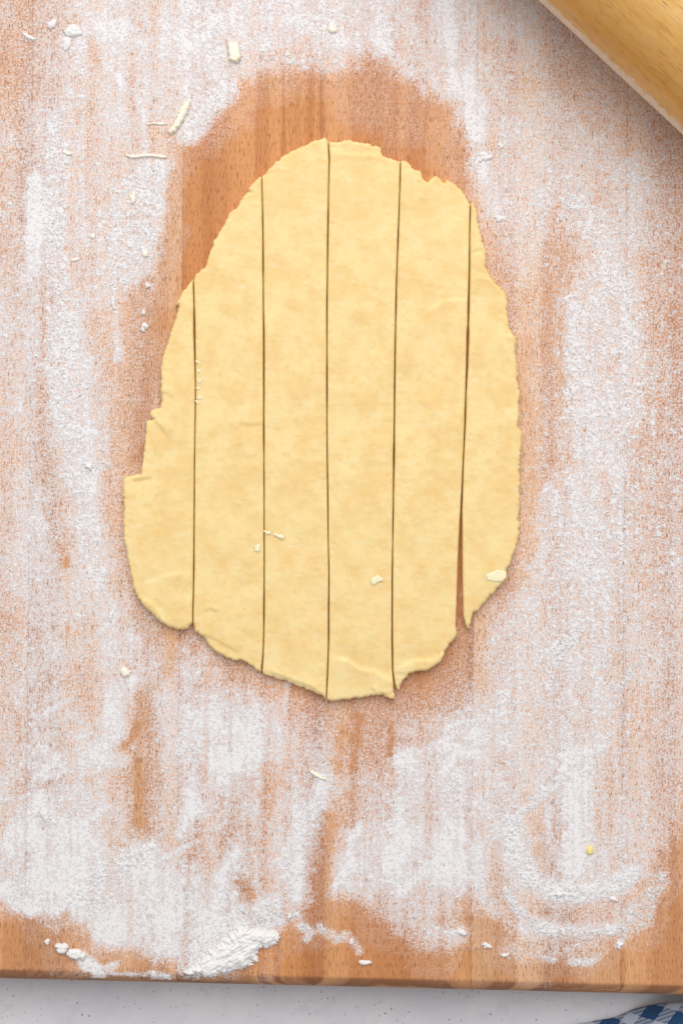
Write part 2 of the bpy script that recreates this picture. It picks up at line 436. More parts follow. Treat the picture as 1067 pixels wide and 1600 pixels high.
# ---------------------------------------------------------------- dough: six knife-cut pieces of one rolled sheet
DOUGH_T = 0.0041
def cut(pts, side):    # (x, y, gap width)
    out = []
    for (x, y, w), (x2, y2, w2) in zip(pts, pts[1:] + pts[-1:]):
        m_ = max(1, int(abs(y2 - y) / 11))
        for q in range(m_):
            t_ = q / m_; yy = y + (y2 - y) * t_; ww = w + (w2 - w) * t_
            v_ = 0.55 + 0.62 * float(vn(np.array([yy / 34.0]), np.array([x / 50.0]), 6)[0]) if ww < 4 else 1.0
            wob = (float(vn(np.array([yy / 60.0]), np.array([x / 40.0 + 9]), 8)[0]) - 0.5) * 0.7
            out.append((x + (x2 - x) * t_ + wob + side * ww * v_ / 2, yy))
    return out
A_ = [(302, 436, 2.0), (303, 480, 3.0), (303.6, 520, 3.4), (305, 575, 2.2), (305.8, 612, 1.5), (304.4, 700, 1.7), (303.3, 785, 2.4), (302.7, 880, 2.2), (301.4, 974, 1.6)]
B_ = [(408.6, 275, 1.2), (409.7, 320, 1.6), (411.4, 410, 2.3), (412, 520, 2.5), (412.2, 620, 2.1), (412.5, 720, 1.9), (413, 880, 2.1), (412.7, 975, 2.5), (411.2, 1022, 2.6), (408.6, 1050, 2.6)]
C_ = [(512.8, 219, 2.0), (514.4, 250, 1.9), (513.4, 300, 1.5), (511.8, 390, 2.0), (510.6, 540, 1.7), (510.6, 660, 2.0), (512.2, 780, 1.8), (513.6, 900, 2.0), (513.2, 1000, 2.4), (511.2, 1062, 2.7), (509.8, 1093, 2.6)]
D_ = [(626, 251, 1.3), (624, 305, 1.5), (621.3, 380, 2.1), (619, 460, 2.0), (617, 560, 2.2), (615.6, 690, 2.6), (614.4, 790, 2.0), (612.7, 910, 1.8), (612.4, 1000, 2.0), (613.4, 1048, 2.4), (616.2, 1071, 3.2)]
E_ = [(734.8, 318, 1.8), (733.9, 370, 2.2), (733.2, 420, 2.4), (732, 470, 3.2), (731.2, 520, 4.2), (729.8, 575, 3.6), (727.6, 625, 2.6), (725.2, 690, 2.2), (722.8, 750, 2.2), (720.4, 800, 3.6), (719.0, 850, 6.6), (718.8, 905, 8.8), (718.7, 940, 10.2), (718.4, 962, 12.0), (720, 976, 15.5)]
o1 = [(299, 437), (296, 442), (290, 450), (284, 456), (280, 467), (273.5, 475), (279, 476), (276, 489), (272, 500), (268, 514), (263, 530), (258, 545), (253, 558), (251, 575), (252, 590), (250.5, 605), (251.5, 620), (251, 636), (243, 638), (236, 640), (234, 648), (236, 652.5), (240.5, 655), (228.5, 657), (227, 670), (226, 690), (223.5, 710), (221.5, 730), (220, 741), (214, 741), (206.5, 743), (197, 745), (192.4, 748), (192, 765), (193.4, 785), (194, 796), (192, 804), (192.4, 825), (194.4, 845), (198, 865), (201.7, 885), (205.3, 905), (208.2, 919), (213.9, 932), (221, 943), (231, 953), (243, 965), (253, 973), (263, 979.3), (273.6, 982.5), (284, 983.5), (291, 983.2), (295.5, 979)]
o2b = [(402.7, 1048), (399, 1046), (394, 1041), (388, 1038), (382, 1035), (378.4, 1032), (373.5, 1031.6), (367.4, 1033), (361.3, 1030), (354, 1028), (346.7, 1024), (339.4, 1020), (333.3, 1016), (328.4, 1011), (322.3, 1004), (318.7, 997), (313.8, 993), (309, 988), (304.5, 988.5)]
o2t = [(304.6, 430), (313, 421), (320.4, 415), (325.3, 400), (329, 390), (332.4, 380), (334.5, 373.5), (338.7, 369), (342.3, 362), (346, 355), (350.5, 347.5), (352, 343), (355.7, 340), (358.3, 332), (362, 328.5), (368, 325), (372.6, 319), (374, 313.5), (377.7, 310), (381.3, 304), (385, 299.5), (389.5, 299), (388, 296.5), (392.3, 289), (398.4, 280.5), (404.5, 275)]
o3t = [(411, 272), (416.5, 267), (428.7, 254), (438.5, 245), (453, 236), (465.3, 230), (477.5, 225), (489.6, 219.5), (499.4, 216), (505, 214), (507.4, 212.4), (509.4, 215)]
o3b = [(505.8, 1090), (496, 1085), (486.3, 1080.5), (476.5, 1076.5), (466.8, 1073), (454.6, 1068), (445, 1063.3), (439.3, 1063), (432, 1061), (422.2, 1058), (415, 1054.5), (411.5, 1053.5)]
o4t = [(516, 220.6), (519, 220), (527.4, 221), (536, 218.5), (542, 217.5), (550.6, 219), (554.2, 220.4), (560.3, 221), (572.5, 222), (578.6, 223.4), (582.2, 228), (586, 226), (592, 227.5), (595.8, 229.4), (596.6, 240), (599.3, 243), (609, 245), (617.6, 249), (623.4, 251.4)]
o4b = [(615.6, 1082), (616.8, 1093.5), (610.6, 1092.5), (604.5, 1090), (598.4, 1086), (596, 1085.5), (586.2, 1087), (574, 1089), (561.8, 1091), (549.6, 1092), (537.5, 1094), (525.3, 1095.5), (515.5, 1096)]
o5t = [(628, 249.6), (630, 249), (636.5, 252), (642.6, 257), (646.3, 263), (650, 265), (656, 265), (659.7, 271), (662, 279), (667, 285), (669.4, 282), (673, 278), (678, 274), (684, 275), (689, 279), (692, 284), (694.5, 285), (697, 280), (700, 279), (704.8, 283), (713.3, 289), (721.8, 297), (726.7, 303), (730.4, 311)]
o5b = [(714.6, 990), (713.3, 994), (707.2, 1002), (701, 1010), (696.2, 1016), (693.8, 1025), (690.2, 1032), (684, 1038), (678, 1042), (670.7, 1047), (661, 1049), (648.7, 1050), (640.2, 1052), (636.5, 1058), (631.7, 1062), (628, 1067), (624.6, 1077), (622.4, 1079), (619.8, 1076.5)]
o6 = [(738.4, 315), (741.3, 318), (745, 326), (747.4, 335), (747, 345), (749, 355), (751.6, 367), (752.3, 377), (757.2, 385), (759.6, 396), (759.6, 405), (758.9, 416), (764.3, 425), (769.2, 434), (776.5, 444), (783.8, 451), (789.8, 456), (792.3, 470), (793.5, 490), (794.7, 502), (796, 513), (800.8, 520), (805.2, 526), (807.4, 534), (806.2, 541), (806.9, 560), (808.1, 580), (809.4, 597), (812, 619), (811.3, 640), (812, 650), (809.3, 662), (809.3, 669), (814.2, 672), (815.9, 676), (815.4, 695), (814.2, 710), (811.8, 720), (812.3, 740), (813.2, 755), (811.8, 765), (812.5, 785), (810.6, 805), (808.8, 812.5), (813, 816), (811.8, 830), (810, 840), (806.9, 855), (802.8, 865), (799.6, 875), (796, 884), (792.3, 888), (792.3, 895), (789.8, 905), (783.8, 912), (774, 923), (764.3, 934), (753.5, 946), (747.4, 953), (742.5, 956), (740.8, 955), (737.7, 963), (736.5, 968), (734, 977), (731.6, 984), (729.4, 980)]
pieces = [
    ('dough trimming with a stepped ragged outer edge and one long knife-cut edge', None, [(o1, 0), (cut(A_, -1)[::-1], 1)],
     [([(236, 653), (250, 665), (262, 681)], 0.0007, 7), ([(205, 752), (222, 748), (240, 746)], 0.0008, 8), ([(250, 612), (262, 614), (268, 622)], 0.0007, 5), ([(212, 930), (235, 938), (252, 955), (262, 976)], -0.0006, 9), ([(222, 915), (256, 898), (300, 892)], -0.0004, 9)]),
    ('dough strip with one long slanting ragged end, next to the stepped trimming', None, [(o2t, 0), (cut(B_, -1), 1), (o2b, 0), (cut(A_, 1)[::-1], 1)],
     [([(374, 660), (390, 664), (411, 662)], 0.0005, 5), ([(318, 990), (345, 1004), (375, 1020)], 0.0006, 7), ([(318, 955), (330, 951), (342, 958)], 0.0006, 6), ([(388, 299), (396, 299)], 0.0012, 2.5)]),
    ('dough strip with one smoothly curved end rising to a point', None, [(o3t, 0), (cut(C_, -1), 1), (o3b, 0), (cut(B_, 1)[::-1], 1)],
     [([(412, 1048), (440, 1056), (465, 1066), (485, 1073), (508, 1087)], 0.0010, 6)]),
    ('dough strip with one flat end, one folded end and a square pale flake', None, [(o4t, 0), (cut(D_, -1), 1), (o4b, 0), (cut(C_, 1)[::-1], 1)],
     [([(518, 1026), (545, 1031), (563, 1044), (585, 1047), (600, 1056), (615, 1067)], -0.0013, 8), ([(580, 1074), (590, 1086)], 0.0008, 5), ([(526, 238), (560, 241), (580, 238), (597, 243)], -0.0009, 5), ([(596, 1082), (606, 1085), (614, 1080)], 0.0006, 4)]),
    ('dough strip with a knobbly notched end beside the bulging narrow trimming', None, [(o5t, 0), (cut(E_, -1), 1), (o5b, 0), (cut(D_, 1)[::-1], 1)],
     [([(624, 1042), (650, 1030), (675, 1030), (695, 1018)], -0.0012, 8), ([(665, 488), (690, 470), (728, 466)], -0.0007, 8), ([(664, 282), (656, 300), (652, 312)], 0.0007, 5), ([(690, 284), (684, 300)], 0.0006, 5), ([(618, 1052), (632, 1052), (640, 1056)], 0.0006, 4)]),
    ('narrow dough trimming with a bulging outer edge, tapering to a point at both ends', None, [(o6, 0), (cut(E_, 1)[::-1], 1)],
     [([(736, 434), (752, 431), (766, 435), (780, 447)], -0.0010, 6), ([(778, 492), (790, 496), (797, 505)], -0.0007, 4), ([(790, 524), (800, 522), (806, 530)], -0.0009, 4), ([(736, 395), (748, 388), (757, 390)], 0.0006, 4)]),
]
DOUGH = []           # outlines for the flour mask
M_DOUGH = mat_dough('fresh_dough', srgb(245, 220, 160), srgb(240, 207, 141), srgb(230, 190, 112), flour=0.14, subs=0.4)
def dough_h(s):
    def f(px, py, d):
        w = (fbm(px / 70, py / 60, s) - 0.5) * 0.0010 + (fbm(px / 26, py / 20, s + 5, 3) - 0.5) * 0.00020
        w += (fbm(px / 10, py / 7, s + 9, 2) - 0.5) * 0.00010
        w += (vn(px / 5, py / 5, s + 11) - 0.5) * 0.0005 * np.exp(-d / 6)
        return w
    return f
for pi, (label, _, parts, creases) in enumerate(pieces):
    poly, flags = [], []
    for pts, is_cut in parts:
        dn = densify(pts, 3.0 if not is_cut else 12.0, 0.75 if not is_cut else 0.10, 100 + pi)
        poly += dn; flags += [bool(is_cut)] * (len(dn) - 1) + [False]
    DOUGH.append(poly)
    c = np.mean(np.asarray(poly), 0); ox, oy = float(wx(c[0])), float(wy(c[1]))
    me = slab_mesh('dough_strip', poly, flags, 1.5, DOUGH_T, 0.00012, dough_h(3), creases=creases, origin=(ox, oy))
    link('dough_strip', me, M_DOUGH, None, (ox, oy, ZB + 0.00012), label, 'dough', 'pieces of the cut dough sheet')

# ---------------------------------------------------------------- flour: coverage read off the photograph, 40-pixel cells, 0 bare .. 9 thick
GRID = """
446777788888788778866544444
346888888887888878876544444
346777788643553678765544444
347667687311111357765544444
457677643100011224875654444
557665411000000111566666444
556666510000000001566666654
577667300000000000466776654
""".split()
_L = """5867564 5866673 5866671 6767531 7665420 6766331 6858341 5658440 5668430 4668610 5658620 5758320 5767430 6667530 6776541 5676632""".split()
_R = """356677654 246567653 345367654 123267754 123367753 012267744 012367764 011477764 012577765 012568655 012477665 013677655 014777654 014777655 026787655 247787655""".split()
GRID += [a + '0' * 11 + b for a, b in zip(_L, _R)]
GRID += """
467674221000000001257777655
557576464210000001267777665
657566566431111112367777655
667574777763222233677676555
666683778875433467777666555
776773788875753577776796555
777762577746845777776796555
787773586657736877777596654
878864565758536878778696663
688899545768458878887897651
898998866748368888767888731
489888887684114676376666620
013598888992101353268876310
005537899920000011013451000
001334651000000000000000000
""".split()
GRID = np.array([[int(ch) for ch in (r + '5' * 27)[:27]] for r in GRID], float) / 9.0
def grid_at(px, py):
    gx = np.clip(px / 40.0 - 0.5, 0, GRID.shape[1] - 1.001); gy = np.clip(py / 40.0 - 0.5, 0, GRID.shape[0] - 1.001)
    i, j = gx.astype(int), gy.astype(int); fx, fy = gx - i, gy - j
    fx = fx * fx * (3 - 2 * fx); fy = fy * fy * (3 - 2 * fy)
    return (GRID[j, i] * (1 - fx) + GRID[j, i + 1] * fx) * (1 - fy) + (GRID[j + 1, i] * (1 - fx) + GRID[j + 1, i + 1] * fx) * fy
ST = 1.5
XS, YS = np.meshgrid(np.arange(-70, 1140, ST), np.arange(-60, 1536, ST), indexing='ij')
wxn = (fbm(XS / 60, YS / 60, 20) - 0.5) * 32 + (fbm(XS / 14, YS / 18, 22) - 0.5) * 18
wyn = (fbm(XS / 60, YS / 60, 24) - 0.5) * 32 + (fbm(XS / 14, YS / 18, 26) - 0.5) * 18
cov = grid_at(XS + wxn, YS + wyn) ** 1.05 * 0.86
gran = 0.55 + 0.45 * np.exp(-(((XS - 930) / 190) ** 2 + ((YS - 680) / 480) ** 2) ** 2)
gran = np.maximum(gran, 1.0 * np.exp(-(((XS - 215) / 60) ** 2 + ((YS - 370) / 110) ** 2) ** 2))
lift = np.zeros_like(cov)
def stroke(pts, w, val, soft=0.5, g=None, h=0.0, mode='set', rag=0.35):
    """brush a band of flour (or wipe one away) along a path"""
    P = np.asarray(pts, float); m = w * (1 + soft) * 1.6 + 6
    i0, i1 = np.searchsorted(XS[:, 0], [P[:, 0].min() - m, P[:, 0].max() + m]); j0, j1 = np.searchsorted(YS[0], [P[:, 1].min() - m, P[:, 1].max() + m])
    sl = np.s_[i0:i1, j0:j1]
    if XS[sl].size == 0: return
    x, y = XS[sl], YS[sl]
    d = seg_dist(x, y, pts, closed=False)[0] if len(pts) > 1 else np.hypot(x - P[0, 0], y - P[0, 1])
    d = d + (fbm(x / 7, y / 9, 31) - 0.5) * w * 2 * rag + (fbm(x / 22, y / 30, 33) - 0.5) * w * 1.6 * rag
    a = 1 - sstep(w * (1 - soft), w * (1 + soft), d)
    if mode == 'set': cov[sl] = cov[sl] * (1 - a) + val * a
    elif mode == 'max': cov[sl] = np.maximum(cov[sl], val * a)
    elif mode == 'mul': cov[sl] *= (1 - a * (1 - val))
    if mode == 'mul' and g is None: g = 1.0
    if g is not None: gran[sl] = gran[sl] * (1 - a) + g * a
    if h: lift[sl] = np.maximum(lift[sl], h * a)
# bare wood round the dough where the sheet was rolled and shrank back
def wipe(poly, val, soft):
    ins_ = inside(XS, YS, poly)
    dd = seg_dist(XS, YS, poly)[0]
    sd = np.where(ins_, dd, -dd) + (fbm(XS / 12, YS / 16, 35) - 0.5) * soft * 1.8 + (vn(XS / 3, YS / 3, 37) - 0.5) * soft * 0.8
    a = sstep(-soft * 1.1, soft * 1.2, sd)
    cov[...] = cov * (1 - a) + np.minimum(cov, val) * a
wipe([(300, 205), (345, 150), (420, 112), (500, 120), (580, 100), (650, 140), (716, 165), (722, 240), (735, 300), (745, 420), (560, 600), (330, 560), (262, 560), (238, 640), (205, 740), (198, 760), (205, 640), (232, 520), (245, 440), (252, 350), (272, 260)], 0.10, 15)
wipe([(188, 455), (232, 430), (240, 560), (205, 760), (190, 800), (170, 700), (182, 600)], 0.22, 10)
wipe([(160, 730), (200, 745), (198, 850), (212, 925), (250, 985), (212, 965), (178, 880)], 0.30, 8)
wipe([(730, 320), (800, 430), (830, 560), (845, 700), (830, 880), (760, 980), (700, 1040), (620, 1120), (590, 1160), (545, 1130), (520, 1100), (700, 800), (700, 400)], 0.22, 16)
wipe([(848, 380), (880, 355), (895, 430), (885, 470), (876, 600), (858, 620), (845, 500)], 0.28, 10)
wipe([(225, 1000), (330, 1000), (420, 1060), (500, 1095), (540, 1110), (540, 1150), (480, 1110), (420, 1085), (350, 1045), (265, 1010)], 0.30, 18)
wipe([(-80, 1425), (60, 1432), (130, 1440), (190, 1470), (250, 1500), (330, 1515), (440, 1440), (500, 1420), (560, 1410), (620, 1460), (700, 1470), (720, 1420), (780, 1430), (830, 1470), (930, 1478), (1000, 1430), (1035, 1330), (1080, 1290), (1140, 1290), (1140, 1560), (-80, 1560)], 0.07, 14)
V_, G_ = 0.95, 0.95
S = stroke
# smooth wiped smears
S([(56, 285), (52, 350), (52, 425)], 11, .92, .8, 0.1)
S([(50, 470), (42, 560), (30, 640)], 10, .72, .9, 0.2, mode='max')
S([(150, 40), (210, 40), (170, 55)], 10, .90, .9, 0.2)
S([(165, 100), (210, 150), (225, 180)], 12, .85, .9, 0.2, mode='max')
S([(690, 0), (715, 100), (745, 190)], 15, .88, .8, 0.15)
S([(560, 20), (600, 70), (640, 110)], 16, .82, .9, 0.4, mode='max')
S([(640, 30), (690, 150)], 9, .80, .9, 0.3, mode='max')
S([(748, 160), (744, 205)], 15, .88, .5, 0.3)
S([(752, 250), (766, 290), (772, 330)], 9, .80, .8, 0.3)
S([(905, 1185), (903, 1270), (898, 1350)], 16, .96, .6, 0.05)
S([(945, 1158), (905, 1190), (882, 1212), (846, 1240), (800, 1285)], 7, .92, .7, 0.5, 0.0004)
S([(855, 1260), (858, 1330), (880, 1360)], 12, .78, .8, 0.15, mode='max')
S([(65, 1270), (20, 1310), (-20, 1330)], 20, .95, .9, 0.1)
S([(52, 1272), (66, 1272), (90, 1286)], 5, 1.0, .7, 0.5, 0.0008)
S([(12, 1390), (28, 1410), (45, 1416)], 14, .93, .6, 0.15)
S([(60, 1345), (110, 1310), (75, 1385)], 34, .95, .9, 0.08)
S([(20, 1345), (110, 1385), (190, 1425), (270, 1450)], 34, .93, .95, 0.12)
S([(190, 1375), (270, 1420), (320, 1440)], 28, .88, .95, 0.15)
S([(80, 1410), (95, 1422)], 12, .90, .6, 0.2)
S([(115, 1400), (165, 1365), (205, 1342), (235, 1330)], 13, 1.0, .8, 0.4, 0.0009)
S([(140, 1410), (180, 1400)], 16, .95, .7, 0.3, 0.0005)
S([(170, 1450), (215, 1440), (265, 1415)], 28, .97, .9, 0.08)
S([(330, 1470), (370, 1445), (420, 1430)], 20, .95, .9, 0.4, 0.0004)
S([(300, 1505), (350, 1500)], 16, .95, .9, 0.4, 0.0005)
S([(260, 1400), (280, 1365), (330, 1390)], 22, .80, .9, 0.2)
S([(300, 1220), (296, 1270), (282, 1300)], 10, .90, .7, 0.1)
S([(370, 1330), (350, 1362), (340, 1372)], 9, .88, .7, 0.1)
S([(498, 1225), (478, 1290), (466, 1340), (462, 1400)], 11, .90, .7, 0.35, 0.0003)
S([(330, 1120), (385, 1160), (350, 1190)], 26, .97, .9, 0.1)
S([(620, 1190), (690, 1160), (740, 1180)], 16, .90, .9, 0.2, mode='max')
S([(180, 1080), (205, 1060), (165, 1130)], 12, .88, .8, 0.25)
S([(190, 1130), (150, 1180), (195, 1190)], 9, .86, .8, 0.25)
S([(640, 1190), (650, 1230)], 20, .84, .8, 0.15)
S([(565, 1340), (650, 1320), (730, 1350)], 32, .93, .9, 0.12)
S([(545, 1340), (552, 1310), (560, 1290)], 5, .92, .7, 0.3)
S([(690, 1270), (745, 1330), (770, 1310)], 18, .86, .9, 0.25, mode='max')
S([(950, 700), (965, 740)], 14, .8, .9, 0.4, mode='max')
S([(455, 1020), (440, 1130)], 5, .55, .9, 0.3, mode='max')
S([(190, 1005), (210, 1000), (200, 1020)], 12, .86, .7, 0.4)
for pts, w, v in [([(5, 1252), (70, 1205), (95, 1180)], 8, .86), ([(105, 1305), (175, 1255)], 9, .90), ([(515, 1395), (560, 1325)], 8, .88), ([(620, 1395), (705, 1335)], 12, .92), ([(690, 1205), (742, 1140)], 9, .86), ([(240, 1350), (305, 1315)], 8, .86), ([(60, 1120), (115, 1090)], 8, .82), ([(140, 1000), (185, 960)], 8, .82)]:
    S(pts, w, v, .95, 0.15, mode='max')
# granular bands pushed aside by the pin
S([(92, 200), (92, 330), (96, 480)], 17, .68, .6, 1.0)
S([(100, 500), (104, 600), (112, 700), (122, 790)], 21, .80, .6, 1.0)
S([(128, 800), (140, 860), (150, 900)], 18, .76, .7, .8)
S([(176, 460), (180, 510), (186, 560)], 8, .62, .7, .9)
S([(205, 300), (190, 380), (170, 440)], 26, .76, .6, 1.0)
S([(245, 262), (235, 340), (222, 410)], 17, .72, .5, 1.0)
S([(296, 205), (330, 160), (352, 140)], 18, .82, .6, .7)
S([(395, 95), (450, 92), (520, 98)], 12, .58, .8, 1.0)
S([(870, 330), (905, 318), (930, 350)], 16, .74, .8, 1.0, mode='max')
S([(905, 480), (915, 600), (910, 720), (905, 860)], 30, .78, .8, 1.0, mode='max')
S([(960, 420), (975, 520), (960, 640)], 22, .78, .8, 1.0, mode='max')
S([(860, 770), (875, 830), (870, 900)], 18, .76, .8, 1.0, mode='max')
S([(905, 985), (880, 1010), (870, 1030)], 7, .90, .8, .9, 0.0003)
S([(980, 1050), (960, 1085)], 5, .86, .8, .9, 0.0003)
# arcs left by a bowl's rim, lower right
for pts, w, v in [([(815, 1402), (850, 1424), (900, 1430), (960, 1418), (998, 1385)], 13, .62), ([(838, 1275), (846, 1330), (868, 1368)], 9, .62), ([(770, 1320), (776, 1385), (800, 1432)], 13, .55), ([(945, 1200), (950, 1300), (965, 1350)], 16, .72), ([(850, 1478), (900, 1480), (950, 1474)], 9, .5)]:
    stroke(pts, w, v, 0.9, mode='mul', rag=0.5, g=0.7)
S([(796, 1285), (806, 1330), (830, 1372), (862, 1390), (900, 1396), (950, 1388), (985, 1366)], 12, 1.0, .6, .45, 0.0007)
S([(790, 1392), (812, 1425), (845, 1446)], 6, .88, .7, .9, 0.0004)
S([(845, 1448), (880, 1458), (915, 1460), (955, 1454), (975, 1444)], 8, 1.0, .6, .5, 0.0010)
S([(975, 1444), (1000, 1420), (1018, 1396), (1030, 1372)], 12, .56, .8, 1.0, 0.0004)
S([(1020, 1400), (1012, 1440), (975, 1460), (966, 1475)], 7, .45, .9, 1.0, 0.0004)
S([(835, 1493), (865, 1500)], 4, .82, .8, .9, 0.0005)
S([(893, 1501), (925, 1502), (932, 1492)], 6, .80, .8, .8, 0.0004)
S([(800, 1482), (860, 1482), (930, 1476)], 16, .38, .9, .7)
S([(640, 1440), (670, 1460), (715, 1458)], 13, .62, .9, .8)
S([(630, 1450), (655, 1475), (700, 1475)], 10, .40, .9, .9)
S([(470, 1445), (485, 1455), (478, 1465)], 6, .66, .8, 1.0, 0.0005)
S([(500, 1448), (525, 1466), (540, 1462)], 7, .58, .8, 1.0, 0.0005)
S([(552, 1470), (560, 1485)], 5, .5, .9, 1.0, 0.0004)
S([(440, 1425), (462, 1430)], 7, .55, .8, 1.0, 0.0004)
S([(420, 1425), (400, 1440), (436, 1428)], 9, .72, .7, 1.0, 0.0005)
# edge drift, lower left
S([(132, 1500), (145, 1512), (155, 1520)], 11, .90, .6, .3, 0.0003)
S([(165, 1514), (180, 1505)], 7, .70, .7, .4)
S([(170, 1521), (215, 1521), (240, 1520)], 3, .85, .6, .5)
S([(240, 1523), (262, 1526)], 6, .92, .6, .6, 0.0006)
S([(70, 1440), (85, 1448), (105, 1430)], 8, .30, .9, .9)
# places rubbed bare
def W(pts, w, v=0.12, soft=0.85):
    stroke(pts, w, 0.50 + 0.50 * v, max(soft, 0.95), mode='mul', rag=0.7)
W([(268, 985), (268, 1040), (225, 1080), (220, 1150)], 8, .35)
W([(226, 1090), (212, 1180), (214, 1250), (220, 1300)], 12, .25)
W([(213, 1130), (205, 1155), (191, 1167)], 4, .15)
W([(240, 1110), (250, 1210), (255, 1250)], 7, .45)
W([(535, 1140), (528, 1215), (512, 1300), (500, 1400)], 9, .25)
W([(558, 1145), (553, 1210), (548, 1275)], 8, .3)
W([(612, 1150), (610, 1230), (606, 1310)], 5, .35)
W([(516, 1280), (505, 1350), (496, 1410)], 14, .25)
W([(312, 1292), (300, 1330), (290, 1362)], 9, .3)
W([(350, 1296), (345, 1340)], 5, .3)
W([(345, 1248), (346, 1262)], 4, .2)
W([(425, 1220), (418, 1290), (392, 1340)], 11, .5)
W([(378, 1380), (392, 1390), (386, 1400)], 11, .08)
W([(295, 1382), (294, 1394)], 8, .25)
W([(385, 1425), (395, 1440)], 9, .3)
W([(290, 1410), (292, 1480), (290, 1505)], 4, .5)
W([(236, 1430), (238, 1470)], 4, .5)
W([(102, 876), (103, 882)], 5, .05)
W([(74, 1056), (84, 1072), (106, 1064), (118, 1042)], 4, .25)
W([(66, 1226), (80, 1219), (142, 1218)], 4, .35)
W([(20, 1232), (45, 1218)], 5, .45)
W([(0, 1290), (15, 1265), (30, 1235)], 12, .5)
W([(56, 1330), (40, 1350), (28, 1370)], 6, .35)
W([(-10, 1335), (8, 1345), (14, 1365)], 9, .3)
W([(62, 1275), (68, 1290)], 6, .3)
W([(185, 1310), (188, 1320)], 5, .2)
W([(176, 1240), (180, 1256)], 5, .25)
W([(68, 690), (70, 780), (84, 840), (95, 860)], 6, .4)
W([(58, 560), (66, 620), (66, 700)], 7, .5)
W([(66, 460), (68, 560)], 6, .55)
W([(140, 480), (148, 580), (160, 740)], 7, .5)
W([(80, 468), (79, 474)], 5, .1)
W([(20, 440), (26, 520)], 9, .5)
W([(8, 240), (12, 270), (6, 400)], 8, .5)
W([(25, 380), (30, 410)], 9, .5)
W([(140, 62), (158, 105)], 6, .5)
W([(122, 120), (125, 190)], 7, .5)
W([(168, 300), (168, 390)], 4, .5)
W([(200, 120), (206, 160)], 6, .5)
W([(215, 35), (228, 52)], 6, .35)
W([(12, 70), (20, 190)], 14, .6)
W([(18, 5), (28, 30)], 6, .35)
W([(862, 330), (860, 440), (858, 560)], 5, .35)
W([(893, 372), (898, 400)], 9, .25)
W([(916, 385), (920, 405)], 5, .3)
W([(862, 560), (860, 720)], 5, .4)
W([(865, 712), (885, 715), (900, 722)], 13, .4)
W([(1045, 440), (1035, 560), (1030, 680)], 6, .4)
W([(1005, 655), (998, 700), (995, 745)], 7, .4)
W([(1012, 560), (1012, 640)], 5, .5)
W([(1058, 380), (1055, 760)], 7, .6)
W([(1010, 330), (1004, 480)], 5, .6)
W([(1040, 340), (1042, 430)], 5, .6)
W([(952, 1180), (955, 1300)], 4, .5)
W([(1018, 1100), (1015, 1300)], 5, .6)
W([(790, 1180), (786, 1270)], 10, .6)
W([(820, 1240), (835, 1330)], 9, .5)
W([(960, 860), (968, 1000), (945, 1080)], 5, .6)
W([(800, 1080), (790, 1140)], 6, .6)
W([(845, 60), (900, 140), (960, 215)], 22, .55, 0.9)
W([(760, 60), (800, 120), (850, 130)], 16, .6, 0.9)
W([(935, 235), (950, 330)], 9, .65, 0.9)
W([(1035, 250), (1045, 330)], 9, .7, 0.9)
W([(15, 960), (50, 985)], 12, .5, 0.9)
W([(30, 1000), (28, 1060)], 9, .6, 0.9)
W([(105, 965), (106, 1020)], 5, .4)
W([(130, 1040), (140, 1110)], 8, .5)
W([(215, 960), (235, 1000)], 9, .4)
W([(730, 960), (733, 1010), (728, 1050)], 8, .25)
for pts, w, v in [([(216, 1190), (218, 1235), (217, 1286)], 7, .30), ([(532, 1140), (526, 1200)], 7, .45), ([(516, 1270), (506, 1330), (498, 1400)], 11, .6), ([(378, 1380), (394, 1394)], 9, .5), ([(102, 876), (103, 882)], 5, .05), ([(213, 1130), (205, 1155), (191, 1167)], 4, .2), ([(612, 1130), (608, 1180)], 4, .3), ([(560, 1120), (550, 1200)], 8, .3), ([(268, 990), (266, 1050)], 5, .5)]:
    stroke(pts, w, v, 0.9, mode='mul', rag=0.7)
# streaks that follow the grain
stk = fbm(XS / 5.0, YS / 160, 40, 3) - 0.5
stk2 = fbm(XS / 16.0, YS / 260, 44, 3) - 0.5
mott = fbm(XS / 30, YS / 34, 47, 4) - 0.5
cov = np.clip(cov * (1 + 0.42 * stk + 0.60 * stk2 + 0.60 * mott), 0, 1)
# nothing under the dough (a hair inside its outline)
indough = np.zeros(cov.shape, bool)
for poly in DOUGH: indough |= inside(XS, YS, poly)
# grain signal: clumps a few pixels wide, more of them where the flour lies thicker
g1 = fbm(XS / 3.4, YS / 3.4, 50, 2, 0.6); g2 = fbm(XS / 6.5, YS / 6.0, 53, 2, 0.6); g3 = fbm(XS / 2.0, YS / 2.0, 56, 1)
gn = (0.60 * g1 + 0.40 * g2) * gran + (0.5 * g3 + 0.5 * g1) * (1 - gran)
gn = (gn - gn.mean()) / gn.std()
amp = 0.22 + 0.34 * gran
cov = np.clip(cov * 1.05, 0, 1)
thr = (cov - 0.66) * 2.2
sig = thr * 0.62 + gn * amp * 0.62
film = np.clip((1.12 * cov ** 0.78 - 0.06) * (1 + (0.22 - 0.18 * cov) * gn), 0, 0.95)
cov = np.where(indough, 0, cov)
zz = np.clip(sig + 0.05, 0, 1.4) * (0.00004 + 0.00020 * gran) + 0.36 * lift * np.clip(0.35 + 0.7 * g2 + 0.6 * (g1 - 0.5) + 0.25 * gn, 0.05, 2.0)
zz = zz + 0.00006 + board_z(XS, YS)
